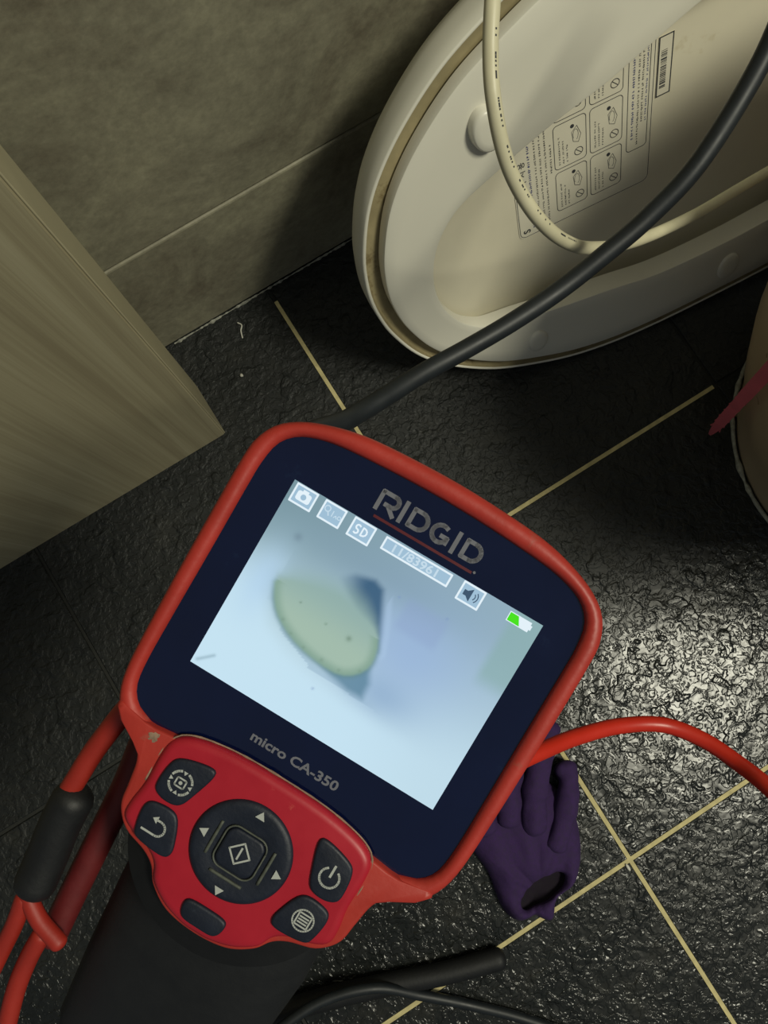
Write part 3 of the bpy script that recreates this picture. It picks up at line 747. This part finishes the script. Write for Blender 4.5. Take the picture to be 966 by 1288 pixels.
def picture(x, y):
    u, v = (x + 35.5) / 71, (y + 26.6) / 53.2
    tl_, tr_, bl_, br_ = lin((118, 148, 158)), lin((146, 174, 190)), lin((196, 224, 236)), lin((190, 218, 232))
    c = lerp(lerp(bl_, br_, u), lerp(tl_, tr_, u), sst(.15, .95, v))
    # brighter fold below, bluer hollow above it
    fd = min(seg_d((x, y), FOLD[i], FOLD[i + 1]) for i in range(len(FOLD) - 1))
    below = (x < -20 and (x < -26.8 or y < -3)) or y < (-6.8 + (-x - 21.8) * -1.3 if x < -21.8 else -11.8 + (x + 9.2) * -.36 if x < -9.2 else -12.6 - max(0, x) * .05)
    sg = fd if below else -fd
    m = math.exp(-(((x - 11) / 18) ** 2 + ((y - 4) / 15) ** 2)); c = lerp(c, lin((150, 178, 216)), m * .8)
    m = math.exp(-(((x - 10) / 9) ** 2 + ((y + 9) / 5) ** 2)); c = lerp(c, lin((128, 160, 196)), m * .55)
    c = lerp(c, lin((196, 226, 242)), sst(-.5, 4.5, sg) * sst(34, 4, x) * sst(13, -6, y) * .75)
    m = math.exp(-(((x + 30) / 4.5) ** 2 + ((y - 1) / 9) ** 2)); c = lerp(c, lin((176, 208, 236)), m * .6)
    m = sst(26.5, 29.5, x) * sst(4, 10, y); c = lerp(c, lin((136, 172, 172)), m * .75)
    m = math.exp(-(((x + 6) / 24) ** 2 + ((y - 17) / 5) ** 2)); c = lerp(c, lin((124, 152, 170)), m * .5)
    m = sst(3, 5.5, x) * sst(17, 14.5, x) * sst(6, 9, y) * sst(17, 14, y); c = lerp(c, lin((138, 160, 200)), m * .4)
    if not below: c = lerp(c, lin((116, 150, 178)), math.exp(-(fd / 2.0) ** 2) * .35 * sst(-28, -14, x) * sst(14, 4, x))
    w_ = sd(WEDGE, x, y)
    k = sst(.9, -1.4, w_) * sst(-15, -6, x)
    c = lerp(c, lin((50, 90, 122)), k * .95)
    c = lerp(c, lin((172, 200, 228)), sst(1.2, 0, abs(w_ - 1.4)) * (1 if x > 0 else 0) * .35)
    e_ = sd(EGG, x, y)
    u_ = sd(UNDER, x, y); c = lerp(c, lin((86, 128, 152)), sst(1.4, -1.2, u_) * .85)
    sh = math.exp(-(max(0, e_) / .8) ** 2) * sst(6, -2, y); c = lerp(c, lin((96, 134, 140)), sh * .7)
    q_ = 3.2 * sst(1, 8, y) * sst(6, -6, x); k = sst(.5 + q_, -.5 - q_, e_)
    eg = lerp(lin((160, 186, 170)), lin((142, 172, 168)), sst(-5, 8, y))
    eg = lerp(lin((130, 162, 146)), eg, sst(0, 3.0, -e_) if y < 3 else 1)
    for (sx, sy, r) in ((-18.8, -2.6 + 3.4, .3), (-10.6, -.6, .3), (-3.8, -.8, .7), (-20.5, -5.2, .45), (-17, -7.2, .4), (-12.5, -8.6, .4), (-7, -8.9, .5), (-2, -8.9, .4), (2.6, -6.4, .4)):
        eg = lerp(eg, lin((92, 120, 100)), math.exp(-(math.hypot(x - sx, y - sy) / r) ** 2) * (.6 if sx > -20 and sy > -3 else .3))
    c = lerp(c, eg, k)
    c = lerp(c, lin((108, 132, 148)), math.exp(-(math.hypot(x + 27.6, y - 14.6) / 1.1) ** 2) * .6)
    c = lerp(c, lin((136, 166, 180)), math.exp(-(seg_d((x, y), (-34.3, -25.2), (-31, -22.2)) / .45) ** 2) * .6)
    
    for (sx, sy) in ((1.8, 14.6), (14.7, 16.0), (-5.3, -16.3)):
        c = lerp(c, lin((120, 146, 190)), math.exp(-(math.hypot(x - sx, y - sy) / .35) ** 2) * .6)
    return c
nx, ny = 190, 142
V = [((-35.55 + 71.1 * i / nx) * .001, (-26.65 + 53.3 * j / ny) * .001, .00005) for j in range(ny + 1) for i in range(nx + 1)]
Fc = [(j * (nx + 1) + i, j * (nx + 1) + i + 1, (j + 1) * (nx + 1) + i + 1, (j + 1) * (nx + 1) + i) for j in range(ny) for i in range(nx)]
me = mesh('screen', V, Fc)
ca = me.color_attributes.new('picture', 'FLOAT_COLOR', 'POINT')
buf = []
for v in V: buf += list(picture(v[0] * 1000, v[1] * 1000)) + [1]
ca.data.foreach_set('color', buf)
t = NT('lit_screen_picture'); at = t.n('ShaderNodeVertexColor'); at.layer_name = 'picture'
t.l(at.outputs[0], t.b.inputs['Emission Color']); t.b.inputs['Emission Strength'].default_value = 1.0
t.b.inputs['Base Color'].default_value = (0.01, 0.01, 0.012, 1); t.b.inputs['Roughness'].default_value = .2
scn = link('screen', me, t.m, dv, label='glowing screen with a pale blue picture of an oval pale green lump')
E1, E2 = emis('screen_icon_fill', srgb(158, 190, 212)), emis('screen_icon_line', srgb(226, 240, 248))
E3, E4, E5 = emis('screen_green', srgb(70, 224, 20)), emis('screen_dark', srgb(60, 84, 108)), emis('screen_soft_line', srgb(196, 218, 232))
def sicon(x, y, glyph, gm, w=6.0, h=4.9, name='screen_icon'):
    o = link(name, flat_mesh([rect(x, y, w, h)], .06, th=.03), E1, scn)
    o2 = flat_mesh(stroke(rect(x, y, w - .2, h - .2), .5, True), .1, th=.03)
    # frame and symbol in one flat printed piece each
    bm = bmesh.new(); bm.from_mesh(o2); k0 = len(bm.faces)
    bm.from_mesh(flat_mesh(glyph, .1, th=.04)) if not isinstance(glyph, bpy.types.Mesh) else bm.from_mesh(glyph)
    o.data.materials.append(E2); o.data.materials.append(gm)
    b2 = bmesh.new(); b2.from_mesh(o.data); f0 = len(b2.faces); b2.from_mesh(bmesh_to(bm)); b2.faces.ensure_lookup_table()
    for i, f in enumerate(b2.faces):
        if i >= f0: f.material_index = 1 if i < f0 + k0 else 2
    b2.to_mesh(o.data); b2.free(); bm.free()
    return o
def bmesh_to(bm):
    m_ = bpy.data.meshes.new('tmp'); bm.to_mesh(m_); return m_
x, y = -31.4, 23.9
sicon(x, y, [rrect(x, y - .1, 3.9, 2.5, .6), rect(x, y + 1.35, 1.6, .7)], E2)
link('screen_symbol', flat_mesh([arc(x, y - .1, .75, 0, 345, 14)], .15, th=.03), E1, scn)
x = -23.1
sicon(x, y, stroke(arc(x - 1.6, y + .7, .75, 0, 360, 12), .25) + stroke([(x - 1.2, y), (x - .7, y - .8)], .3) + stroke([(x + .1, y - .6), (x + .1, y + .8)], .25) + stroke([(x + .7, y - .6), (x + 1.1, y), (x + 1.5, y - .6)], .22) + stroke(arc(x + 2.1, y - .1, .45, 0, 360, 8), .2), E5)
x = -14.6
sicon(x, y, stroke(arc(x - 1.1, y + .55, .6, 40, 230, 6) + arc(x - 1.3, y - .55, .6, 50, -130, 6), .42) + stroke([(x + .2, y - 1.0), (x + .2, y + 1.0)] + arc(x + .5, y, 1.0, 90, -90, 6, 1.0) + [(x + .2, y - 1.0)], .42), E2)
sicon(1.0, 24.4, text_mesh('11/83961', 3.0, .6, 24.25, .1, 0, .06, 12.5), E5, 18.8, 3.3, 'counter_box')
x = 16.7
sicon(x, 24.0, [[(x - 2.0, 23.3), (x - 1.1, 23.3), (x + .1, 22.3), (x + .1, 25.7), (x - 1.1, 24.7), (x - 2.0, 24.7)]] + stroke(arc(x + .2, 24, 1.0, -45, 45, 5), .25) + stroke(arc(x + .2, 24, 1.7, -45, 45, 5), .25), E4)
link('battery_icon', flat_mesh([rect(30.0, 24.5, 6.0, 2.6), rect(33.2, 24.5, .5, 1.2)], .06, th=.03), E2, scn)
link('battery_level', flat_mesh([[(27.2, 23.4), (30.6, 23.4), (29.4, 25.6), (27.2, 25.6)]], .1, th=.03), E3, scn)

# ------------------------------------------------------------------ red lanyard clip by the handle
ls = empty('lanyard', 'red rubber lanyard with a black coupling, hanging left of the handheld screen', 'lanyard', loc=on_dev(80, 1050, -22))
LO = ls.location.copy()
def strap(name, pts, rad, mat, label=None, flat=1.0, dome=True):
    P = catmull([on_dev(u, v, h) - LO for u, v, h in pts], 8); P, Rr = round_ends(P, rad)
    return link(name, tube_mesh(name, P, Rr, 16, flat=flat), mat, ls, True, label=label)
M_STRAP = plain('strap_red', srgb(150, 36, 24), .55, .12, 60, .3)
M_REDDULL = plain('dull_red_rubber', srgb(96, 22, 24), .6, .2, 80, .3)
strap('upper_strand', [(166, 884, -16), (146, 908, -18), (118, 945, -20), (98, 977, -21), (80, 1006, -22)], .0031, M_STRAP)
strap('coupling', [(92, 1004, -22), (74, 1040, -23), (60, 1075, -24), (44, 1112, -24)], .0060, M_BLACKM, 'black coupling')
strap('lower_strand', [(34, 1108, -24), (37, 1130, -24), (50, 1158, -24), (74, 1186, -24)], .0026, M_STRAP)
strap('lower_strand', [(30, 1130, -24), (18, 1163, -25), (0, 1200, -26), (-30, 1262, -28)], .0026, M_STRAP)
strap('lower_strand', [(52, 1176, -25), (36, 1205, -26), (20, 1245, -27), (6, 1300, -28), (-8, 1350, -28)], .0028, M_STRAP)
strap('back_strand', [(182, 930, -28), (160, 985, -30), (128, 1050, -31), (96, 1115, -32), (66, 1178, -32)], .0042, M_REDDULL, 'broader dull red strand')
